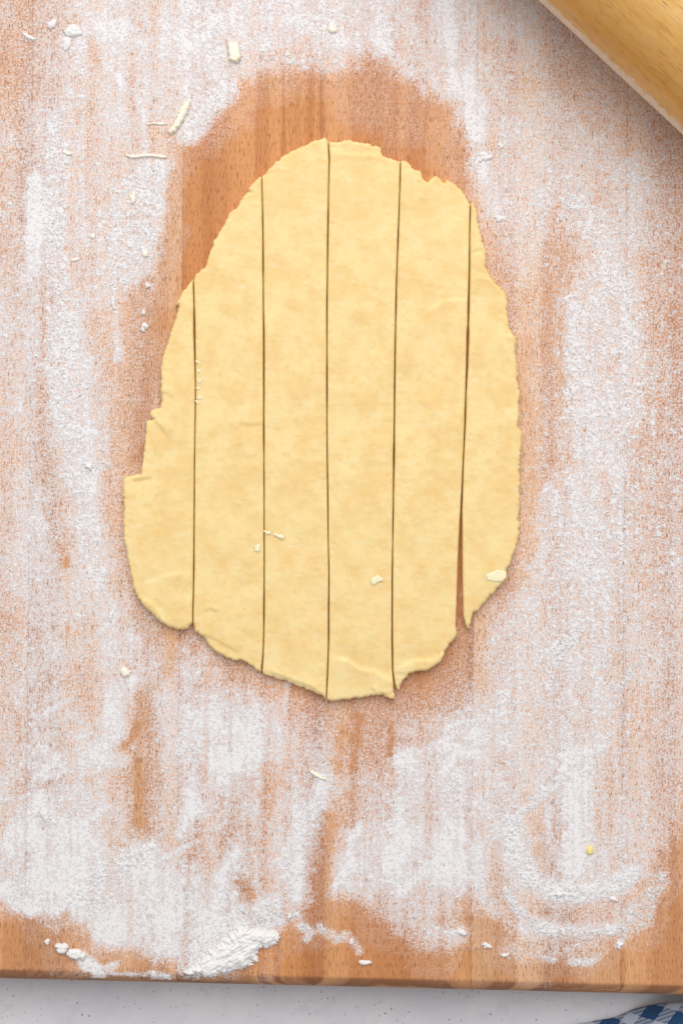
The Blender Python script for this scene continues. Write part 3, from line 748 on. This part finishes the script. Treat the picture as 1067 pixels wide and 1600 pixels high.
for me_, pxy in STAVES:
    fi = np.clip((pxy[:, 0] + 70) / ST, 0, XS.shape[0] - 1.001); fj = np.clip((pxy[:, 1] + 60) / ST, 0, XS.shape[1] - 1.001)
    val = film[fi.astype(int), fj.astype(int)] * (pxy[:, 2] > 0.5) * (pxy[:, 1] < edge_px(pxy[:, 0]) + 12)
    at = me_.attributes.new('film', 'FLOAT', 'POINT'); at.data.foreach_set('value', val.astype(np.float32))
alive = (cov > 0.10) & (sig > -0.50 - 0.25 * gran) & (YS < edge_px(XS) + 8.0) & ~indough
cell = alive[:-1, :-1] & alive[1:, :-1] & alive[1:, 1:] & alive[:-1, 1:]
used = np.zeros(cov.shape, bool)
used[:-1, :-1] |= cell; used[1:, :-1] |= cell; used[1:, 1:] |= cell; used[:-1, 1:] |= cell
ids = -np.ones(cov.shape, int); ids[used] = np.arange(used.sum())
F = np.stack([ids[:-1, :-1][cell], ids[:-1, 1:][cell], ids[1:, 1:][cell], ids[1:, :-1][cell]], -1)
V = np.stack([wx(XS[used]), wy(YS[used]), ZB + zz[used]], -1)
fo = link('flour', fast_mesh('flour', V, F, True, {'coarse': gran[used], 'grain': sig[used]}), mat_flour_film(), kind='stuff',
          label='thin uneven dusting of white flour spread over the board', cat='flour')

# loose flour granules: tiny lumps scattered where the flour is grainy
M_LUMP = mat_flour_lump()
def granules(name, count, weight, rmin, rmax, label, power=2.2):
    w = (weight * (weight > 0)).ravel(); w = w / w.sum()
    pick = rng.choice(w.size, count, p=w)
    x = XS.ravel()[pick] + rng.uniform(-ST, ST, count); y = YS.ravel()[pick] + rng.uniform(-ST, ST, count)
    z0 = zz.ravel()[pick]
    r = rmin + (rmax - rmin) * rng.random(count) ** power
    oct_ = np.array([(1, 0, 0), (-1, 0, 0), (0, 1, 0), (0, -1, 0), (0, 0, 1), (0, 0, -1), (.62, .62, .35), (-.62, .62, .35), (-.62, -.62, .35), (.62, -.62, .35)], float)
    fac = np.array([(0, 6, 4), (6, 2, 4), (2, 7, 4), (7, 1, 4), (1, 8, 4), (8, 3, 4), (3, 9, 4), (9, 0, 4), (0, 2, 6), (2, 1, 7), (1, 3, 8), (3, 0, 9)])
    k = len(oct_)
    a = rng.uniform(0, 2 * math.pi, count)[:, None]
    P = oct_[None] * (1 + rng.normal(0, 0.22, (count, k, 1)))
    st = rng.uniform(0.75, 1.5, (count, 1))
    X = P[..., 0] * st; Y = P[..., 1] / st; Z = P[..., 2] * 0.5
    Xr = X * np.cos(a) - Y * np.sin(a); Yr = X * np.sin(a) + Y * np.cos(a)
    rr = r[:, None]
    V = np.stack([wx(x)[:, None] + Xr * rr, wy(y)[:, None] + Yr * rr, ZB + z0[:, None] + (Z + 0.25) * rr], -1).reshape(-1, 3)
    F = (fac[None] + (np.arange(count) * k)[:, None, None]).reshape(-1, 3)
    return link(name, fast_mesh(name, V, F, True), M_LUMP, kind='stuff', label=label, cat='flour')
ok = alive & (YS < edge_px(XS) - 2) & ~indough
granules('flour_granules', 42000, ok * np.clip(cov, 0, 1) ** 1.5 * (gran - 0.25).clip(0.05) * (gn > -0.2) * (1 + 3 * (lift > 1e-4)), 0.00005, 0.00034,
         'fine loose flour granules scattered over the dusted board', 2.6)

fr = (cov > 0.02) & (cov < 0.5) & (YS < edge_px(XS) - 2) & ~indough
granules('flour_specks', 16000, fr * (0.10 + cov) * (fbm(XS / 20, YS / 24, 61, 3) > 0.46) * np.clip(fbm(XS / 5, YS / 6, 63, 2) - 0.35, 0.02, 1), 0.00004, 0.00019,
         'sparse flour specks on the nearly bare wood around the dough', 2.0)

# ---------------------------------------------------------------- dough scraps and flour clumps
M_SCRAP = mat_dough('floured_dough_scrap', srgb(246, 241, 228), srgb(244, 236, 212), srgb(241, 229, 196), 0.3, 0.2)
def blob(cx, cy, rx, ry, rot=0.0, seed=0, rough=0.22, m=22):
    r = np.random.default_rng(seed); a = np.linspace(0, 2 * math.pi, m, endpoint=False)
    k = 1 + rough * (np.sin(2 * a + r.uniform(0, 6)) * 0.5 + np.sin(3 * a + r.uniform(0, 6)) * 0.5 + r.normal(0, 0.5, m))
    x, y = np.cos(a) * rx * k, np.sin(a) * ry * k
    c, s = math.cos(rot), math.sin(rot)
    return [(cx + X * c - Y * s, cy + X * s + Y * c) for X, Y in zip(x, y)]
def bar(pts, w, seed=0):
    """outline of a tapering sliver along a path"""
    r = np.random.default_rng(seed); P = np.asarray(pts, float); L, R = [], []
    for i, p in enumerate(P):
        t = P[min(i + 1, len(P) - 1)] - P[max(i - 1, 0)]; t /= np.hypot(*t); nn = np.array([-t[1], t[0]])
        ww = (w[i] if hasattr(w, '__len__') else w * (0.55 if i in (0, len(P) - 1) else 1)) / 2
        L.append(p + nn * ww * r.uniform(.85, 1.15)); R.append(p - nn * ww * r.uniform(.85, 1.15))
    return [tuple(q) for q in L + R[::-1]]
def lumps(s, a, sc_):
    return lambda px, py, d: (fbm(px / sc_, py / sc_, s, 3, 0.6) - 0.45) * a
def scrap(name, poly, t, label, cat, mat, seed=1, base=0.0, rough=0.8, lump=0.0005, sc_=5.0, rnd=5.0, k=0.8, group=None, step=0.8, hf=None):
    if name == 'dough_scrap': t *= 0.75
    poly = densify(poly, 2.0, rough, seed, closed=True)
    c = np.mean(np.asarray(poly), 0); z0 = base if base else float(board_z(np.array([c[0]]), np.array([c[1]]))[0]) + 0.00005
    ox, oy = float(wx(c[0])), float(wy(c[1]))
    me = slab_mesh(name, poly, [False] * len(poly), step, t, z0, hf or lumps(seed, lump, sc_), r_out=rnd, k_out=k, origin=(ox, oy), zpersp=0.0)
    return link(name, me, mat, None, (ox, oy, ZB + z0), label, cat, group)
DS, FC = 'dough_scrap', 'flour_clump'
scrap(DS, [(356.5, 67), (372, 65), (375, 78), (377, 94), (369, 98), (358, 95)], .0026, 'thick pale yellow block of dough lying on the flour', 'dough scrap', M_SCRAP, 1, rnd=3)
scrap(DS, [(290, 158), (299, 161), (297, 169), (290, 183), (282, 198), (273, 207), (267, 212), (262, 206), (271, 196), (278, 180), (283, 167)], .0024, 'long slanting pale sliver of dough at the edge of the bare wood', 'dough scrap', M_SCRAP, 2, rnd=4)
scrap(DS, bar([(197, 243), (208, 245.5), (222, 244), (238, 242.5), (252, 244.5), (261, 246)], [3, 5, 5, 5.5, 5.5, 4], 3), .0012, 'long thin white thread of dough with a slight wave', 'dough scrap', M_SCRAP, 3, rough=.3, rnd=2.4)
scrap(DS, bar([(228, 194.5), (240, 192.5), (252, 194), (262, 193)], [2, 3, 3, 2.4], 4), .0008, 'short hair-thin white thread of dough beside the slanting sliver', 'dough scrap', M_SCRAP, 4, rough=.2, rnd=1.6)
scrap(DS, blob(208.5, 309, 5, 10, .12, 5, .12), .0016, 'upright oblong cream crumb in the grainy flour', 'dough scrap', M_SCRAP, 5)
scrap(DS, blob(227.5, 397, 5.2, 5.6, 0, 6, .08), .0018, 'round cream pellet at the border of flour and bare wood', 'dough scrap', M_SCRAP, 6)
M_YEL = mat_dough('yellow_crumb', srgb(246, 228, 150), srgb(244, 222, 136), srgb(240, 214, 120), 0.05, .2)
scrap(DS, blob(921, 1328, 5.5, 7.5, 0, 8, .08), .0022, 'small bright yellow crumb on the smooth white flour smear', 'dough scrap', M_YEL, 7, rough=.3)
scrap(DS, blob(196, 1050, 8, 7, .2, 9, .2), .0020, 'chunky cream crumb on flour off the rounded corner of the stepped trimming', 'dough scrap', M_SCRAP, 8)
scrap(DS, blob(519, 45, 8.5, 6.5, .3, 10, .25), .0016, 'flat cream flake in the flour past the pointed dough strip', 'dough scrap', M_SCRAP, 9)
scrap(DS, blob(106, 239.5, 7, 3.4, .2, 11, .2), .0012, 'small cream chip on the grainy flour band', 'dough scrap', M_SCRAP, 10)
scrap(DS, blob(118, 406, 6, 3.2, -.3, 12, .2), .0010, 'tilted cream chip where the grainy band fades', 'dough scrap', M_SCRAP, 11)
scrap(DS, blob(145.5, 369, 4.2, 3.6, 0, 13, .2), .0010, 'tiny cream chip alone on thin flour', 'dough scrap', M_SCRAP, 12)
scrap(DS, bar([(482, 1204), (492, 1209), (500, 1214), (509, 1217)], [3, 5, 6.5, 4], 14), .0016, 'white dough sliver on the flour off the folded end of the dough', 'dough scrap', M_SCRAP, 13)
TD = DOUGH_T + 0.0001
M_FLAKE = mat_dough('dry_dough_flake', srgb(248, 236, 198), srgb(247, 232, 188), srgb(245, 226, 174), 0.2, 0.2)
scrap('dough_flake', [(579, 904), (588, 899), (590, 897.5), (598, 904), (599, 908), (590, 910), (585, 915), (579, 911)], .0007, 'small square pale flake on the folded dough strip', 'dough flake', M_FLAKE, 15, TD, .3, .0002, rnd=2)
scrap('dough_flake', [(757, 897), (766, 894), (778, 890), (790, 893), (791, 902), (784, 909), (770, 909), (760, 906)], .0007, 'broad pale flake on the bulging narrow dough trimming', 'dough flake', M_FLAKE, 16, TD, .4, .0002, rnd=2.5)
scrap('dough_flake', blob(402.5, 857, 6, 5.5, .5, 17, .3), .0006, 'pale flake beside the cut on the slanting dough strip', 'dough flake', M_FLAKE, 17, TD, .5, .0003, rnd=2)
scrap('dough_flake', blob(418, 832, 5, 3, .4, 18, .35), .0005, 'pale flake on the smoothly curved dough strip, against its cut', 'dough flake', M_FLAKE, 18, TD, .5, .0002, rnd=2)
scrap('dough_flake', blob(437, 838, 8, 3.6, .5, 19, .4), .0005, 'pale streaky flake on the smoothly curved dough strip, away from its cut', 'dough flake', M_FLAKE, 19, TD, .6, .0002, rnd=2)
for i, (x, y, a, b_, r_) in enumerate([(309.5, 566, 3.4, 1.8, .8), (311, 580, 2.4, 3.2, .2), (312, 596, 4, 2.2, -.5), (310.5, 607, 3, 1.6, .3), (311.5, 621, 4, 3, -.8), (309, 629, 3, 2, .4)]):
    scrap('dough_flake', blob(x, y, a * 1.15, b_ * 1.15, r_, 60 + i, 0.4, 14), .00035, 'tiny pale shred along the cut of the slanting dough strip', 'dough flake', M_FLAKE, 60 + i, TD, .3, .0002, rnd=1.5, group='pale shreds along the cut')
# flour clumps
scrap(FC, blob(570, 1503.5, 10, 4, .02, 20, .12), .0014, 'oblong flour clump lying alone on bare wood at the board edge', 'flour clump', M_LUMP, 20)
scrap(FC, blob(98, 1481, 11.5, 7.5, .15, 21, .22), .0020, 'lumpy flour clump on bare wood, smaller of a touching pair', 'flour clump', M_LUMP, 21, lump=.0007)
scrap(FC, blob(121, 1490, 13, 9.5, .3, 22, .25), .0022, 'lumpy flour clump on bare wood, larger of a touching pair', 'flour clump', M_LUMP, 22, lump=.0007)
scrap(FC, blob(74.5, 1471, 4.6, 4.4, 0, 23, .18), .0014, 'single round flour pellet beside the touching pair of clumps', 'flour clump', M_LUMP, 23)
scrap(FC, [(284, 1521), (300, 1511), (312, 1505), (322, 1492), (338, 1478), (352, 1466), (366, 1456), (380, 1449), (400, 1452), (418, 1454), (437, 1456), (436, 1468), (428, 1476), (418, 1480), (408, 1480), (404, 1490), (396, 1498), (392, 1508), (384, 1513), (372, 1512), (360, 1518), (348, 1519), (336, 1524), (322, 1526), (310, 1521), (296, 1522)], .0024,
      'large crumbly heap of flour at the edge of the board', 'flour heap', M_LUMP, 24, rough=2.2, rnd=16, k=.93,
      hf=lambda px, py, d: (fbm((px * .86 - py * .5) / 20, (px * .5 + py * .86) / 7, 14, 3, .6) - .45) * .0026 + (fbm(px / 4, py / 4, 18, 2) - .5) * .0009)
scrap(FC, blob(399, 1497, 5, 6, 0, 25, .25), .0014, 'small clump broken from the flour heap', 'flour clump', M_LUMP, 25)
scrap(FC, blob(452, 1431, 3, 6, -.1, 26, .2), .0014, 'upright flour pellet between the heap and bare wood', 'flour clump', M_LUMP, 26)
scrap(FC, blob(82, 38, 10, 5.6, -.7, 27, .18), .0010, 'curved flour clump beside the biggest white clump', 'flour clump', M_LUMP, 27)
scrap(FC, blob(115, 49, 15, 9, -.2, 28, .2), .0012, 'biggest soft white flour clump on the thin flour', 'flour clump', M_LUMP, 28, lump=.0008)
scrap(FC, blob(105, 68, 7, 11, .3, 29, .22), .0010, 'narrow flour clump trailing from the biggest white clump', 'flour clump', M_LUMP, 29, lump=.0007)
scrap(FC, blob(47, 58, 10, 4, .4, 30, .35), .0008, 'low ridge-like flour clump near the curved clump', 'flour clump', M_LUMP, 30)
scrap(FC, blob(758, 245, 12, 6, -.3, 31, .4), .0010, 'fluffy flour clump beside the notched dough strip', 'flour clump', M_LUMP, 31, lump=.0007)
scrap(FC, blob(782, 228, 5, 4.5, .5, 32, .3), .0008, 'small flour clump just beyond the fluffy one beside the dough', 'flour clump', M_LUMP, 32)
scrap(FC, blob(780, 341, 9, 5, .4, 33, .4), .0008, 'flat broken flour clump beside the narrow dough trimming tip', 'flour clump', M_LUMP, 33, lump=.0007)
scrap(FC, blob(722, 1457, 7, 4.4, .1, 34, .2), .0014, 'plump flour clump at the fringe of flour near the star-shaped clump', 'flour clump', M_LUMP, 34)
scrap(FC, blob(760, 1477, 6.5, 5, .4, 35, .35), .0014, 'star-shaped flour clump on bare wood', 'flour clump', M_LUMP, 35, lump=.0007)
scrap(FC, blob(788, 1492, 5.5, 3.5, -.2, 36, .3), .0012, 'little flour clump where the flour line nearest the board edge begins', 'flour clump', M_LUMP, 36)
scrap(FC, blob(873, 1397, 7, 4, .1, 37, .2), .0016, 'smooth flour clump on the inner flour arc', 'flour clump', M_LUMP, 37)
scrap(FC, blob(958, 1404, 6.5, 4.2, .6, 38, .3), .0013, 'jagged flour clump between the two flour arcs', 'flour clump', M_LUMP, 38)
scrap(FC, blob(967, 1476, 5, 6, .2, 39, .3), .0013, 'flour clump dropped just outside the outer flour arc', 'flour clump', M_LUMP, 39)
scrap(FC, blob(174, 963, 4.5, 7, .1, 40, .3), .0014, 'upright white flour clump beside the rounded corner of the dough', 'flour clump', M_LUMP, 40)
scrap(FC, blob(140, 729, 6.5, 5, .2, 41, .25), .0016, 'white flour clump at the border of the grainy band', 'flour clump', M_LUMP, 41)
scrap(FC, blob(226, 511, 6, 6.5, .3, 42, .35), .0013, 'crumbly flour clump on bare wood beside the trimming', 'flour clump', M_LUMP, 42, lump=.0007)
scrap(FC, blob(225, 488, 3.6, 4.4, 0, 43, .2), .0011, 'small flour pellet next to the crumbly clump on bare wood', 'flour clump', M_LUMP, 43)
scrap(FC, blob(231, 446, 4, 5, 0, 44, .3), .0011, 'flour pellet at the corner of the grainy flour patch', 'flour clump', M_LUMP, 44)
scrap(FC, bar([(178, 462), (177, 474), (180, 484)], [5, 6, 4], 45), .0010, 'short narrow flour streak running out of the grainy flour patch', 'flour clump', M_LUMP, 45)
scrap(FC, blob(549, 1471, 3.6, 4.6, .2, 46, .25), .0011, 'tiny flour crumb near the lone oblong clump', 'flour clump', M_LUMP, 46)

# ---------------------------------------------------------------- rolling pin
R_PIN = 0.028
ang_px = math.atan2(-(212 - 0), (1067 - 840))            # axis direction in world axes
ax = Vector((math.cos(ang_px), math.sin(ang_px), 0))
nl = Vector((ax.y, -ax.x, 0))                            # horizontal normal
if nl.dot(Vector((-1, -1, 0))) < 0: nl = -nl             # towards the dough
p0 = Vector((float(wx(840)), float(wy(0)), 0))
D = -p0.dot(nl)                                          # distance of the silhouette line from below the camera
nv = Vector((H, D)).normalized()
cdist = D + R_PIN * (1 - nv.y) / nv.x
mid_px = Vector((float(wx(953.5)), float(wy(106)), 0))
along = mid_px.dot(ax)
pin_c = ax * along - nl * cdist
PIN_FLOUR_ANG = math.pi - 0.0  # replaced below
# local frame: X along the axis, Y away from the dough, Z up.  angle from +Y; silhouette towards the dough sits near pi
PIN_FLOUR_ANG = 0.06
rings_x = [-.215, -.2145, -.212, -.206, -.198] + list(np.linspace(-.19, .19, 40)) + [.198, .206, .212, .2145, .215]
rings_r = [.004, .012, .019, .0245, .0270] + [R_PIN] * 40 + [.0270, .0245, .019, .012, .004]
m = 96
V = []
for x, r in zip(rings_x, rings_r):
    a = np.linspace(0, 2 * math.pi, m, endpoint=False)
    V.append(np.stack([np.full(m, x), r * np.cos(a), r * np.sin(a)], -1))
V = np.concatenate(V)
F = [((i * m + j), (i * m + (j + 1) % m), ((i + 1) * m + (j + 1) % m), ((i + 1) * m + j)) for i in range(len(rings_x) - 1) for j in range(m)]
me = bpy.data.meshes.new('rolling_pin')
me.from_pydata([tuple(v) for v in V], [], [f[::-1] for f in F] + [tuple(range(m)), tuple(range((len(rings_x) - 1) * m, len(rings_x) * m))[::-1]])
bm = bmesh.new(); bm.from_mesh(me); bmesh.ops.recalc_face_normals(bm, faces=bm.faces); bm.to_mesh(me); bm.free()
for p in me.polygons: p.use_smooth = True
pin = link('rolling_pin', me, mat_pin(), None, (pin_c.x, pin_c.y, ZB + R_PIN + 0.0003), 'golden wooden rolling pin with flour along its side', 'rolling pin')
# local +Y towards the dough so that the flour angle is measured from that side
pin.rotation_euler = (0, 0, math.atan2(nl.y, nl.x) - math.pi / 2)

# ---------------------------------------------------------------- gingham towel
def towel():
    nx, ny = 150, 130
    zc = -ZB
    def cw(px, py, z): return wx(px, z), wy(py, z)
    u, v = np.meshgrid(np.linspace(0, 1, nx), np.linspace(0, 1, ny), indexing='ij')
    # upper border of the cloth as it lies against the board, then away from it
    bx = 800 + 560 * u
    by = np.interp(bx, [800, 890, 930, 965, 1000, 1030, 1050, 1067, 1120, 1360], [1640, 1603, 1594, 1588, 1573, 1562, 1557, 1555, 1557, 1560])
    py = by + v * 330
    pxx = bx + v * 30
    z = 0.0015 + 0.0105 * np.exp(-((v * 330 - 38 - 20 * np.sin(u * 9)) / 26) ** 2) * sstep(.18, .5, u) + 0.006 * np.exp(-((v * 330 - 120 - 40 * u) / 40) ** 2) + 0.002 * (fbm(u * 9, v * 6, 12) - .5)
    z = z + 0.004 * sstep(.3, .5, u) * np.exp(-v * 330 / 14) - .0016 * np.exp(-v * 330 / 3.0)
    z = np.maximum(z, 0.0006)
    X, Y = wx(pxx, zc), wy(py, zc)
    idx = np.arange(nx * ny).reshape(nx, ny)
    F = np.stack([idx[:-1, :-1], idx[:-1, 1:], idx[1:, 1:], idx[1:, :-1]], -1).reshape(-1, 4)
    ox, oy = float(X.mean()), float(Y.mean())
    me = fast_mesh('towel', np.stack([X - ox, Y - oy, z], -1).reshape(-1, 3), F)
    ca, sa = math.cos(math.radians(38)), math.sin(math.radians(38))
    # pattern follows the cloth, stretched over its folds
    su = (pxx + 0.0 * py) / 46.0; sv = (py + z / U * 0.9) / 46.0
    uu = su * ca + sv * sa; vv = -su * sa + sv * ca
    uvl = me.uv_layers.new(name='UVMap')
    li = np.empty(len(me.loops), np.int32); me.loops.foreach_get('vertex_index', li)
    uvl.data.foreach_set('uv', np.stack([uu.ravel()[li], vv.ravel()[li]], -1).astype(np.float32).ravel())
    o = link('towel', me, mat_gingham(), None, (ox, oy, 0.0), 'crumpled blue and white checked cotton towel beside the board', 'towel')
    md = o.modifiers.new('thickness', 'SOLIDIFY'); md.thickness = 0.0008; md.offset = 0.6
towel()
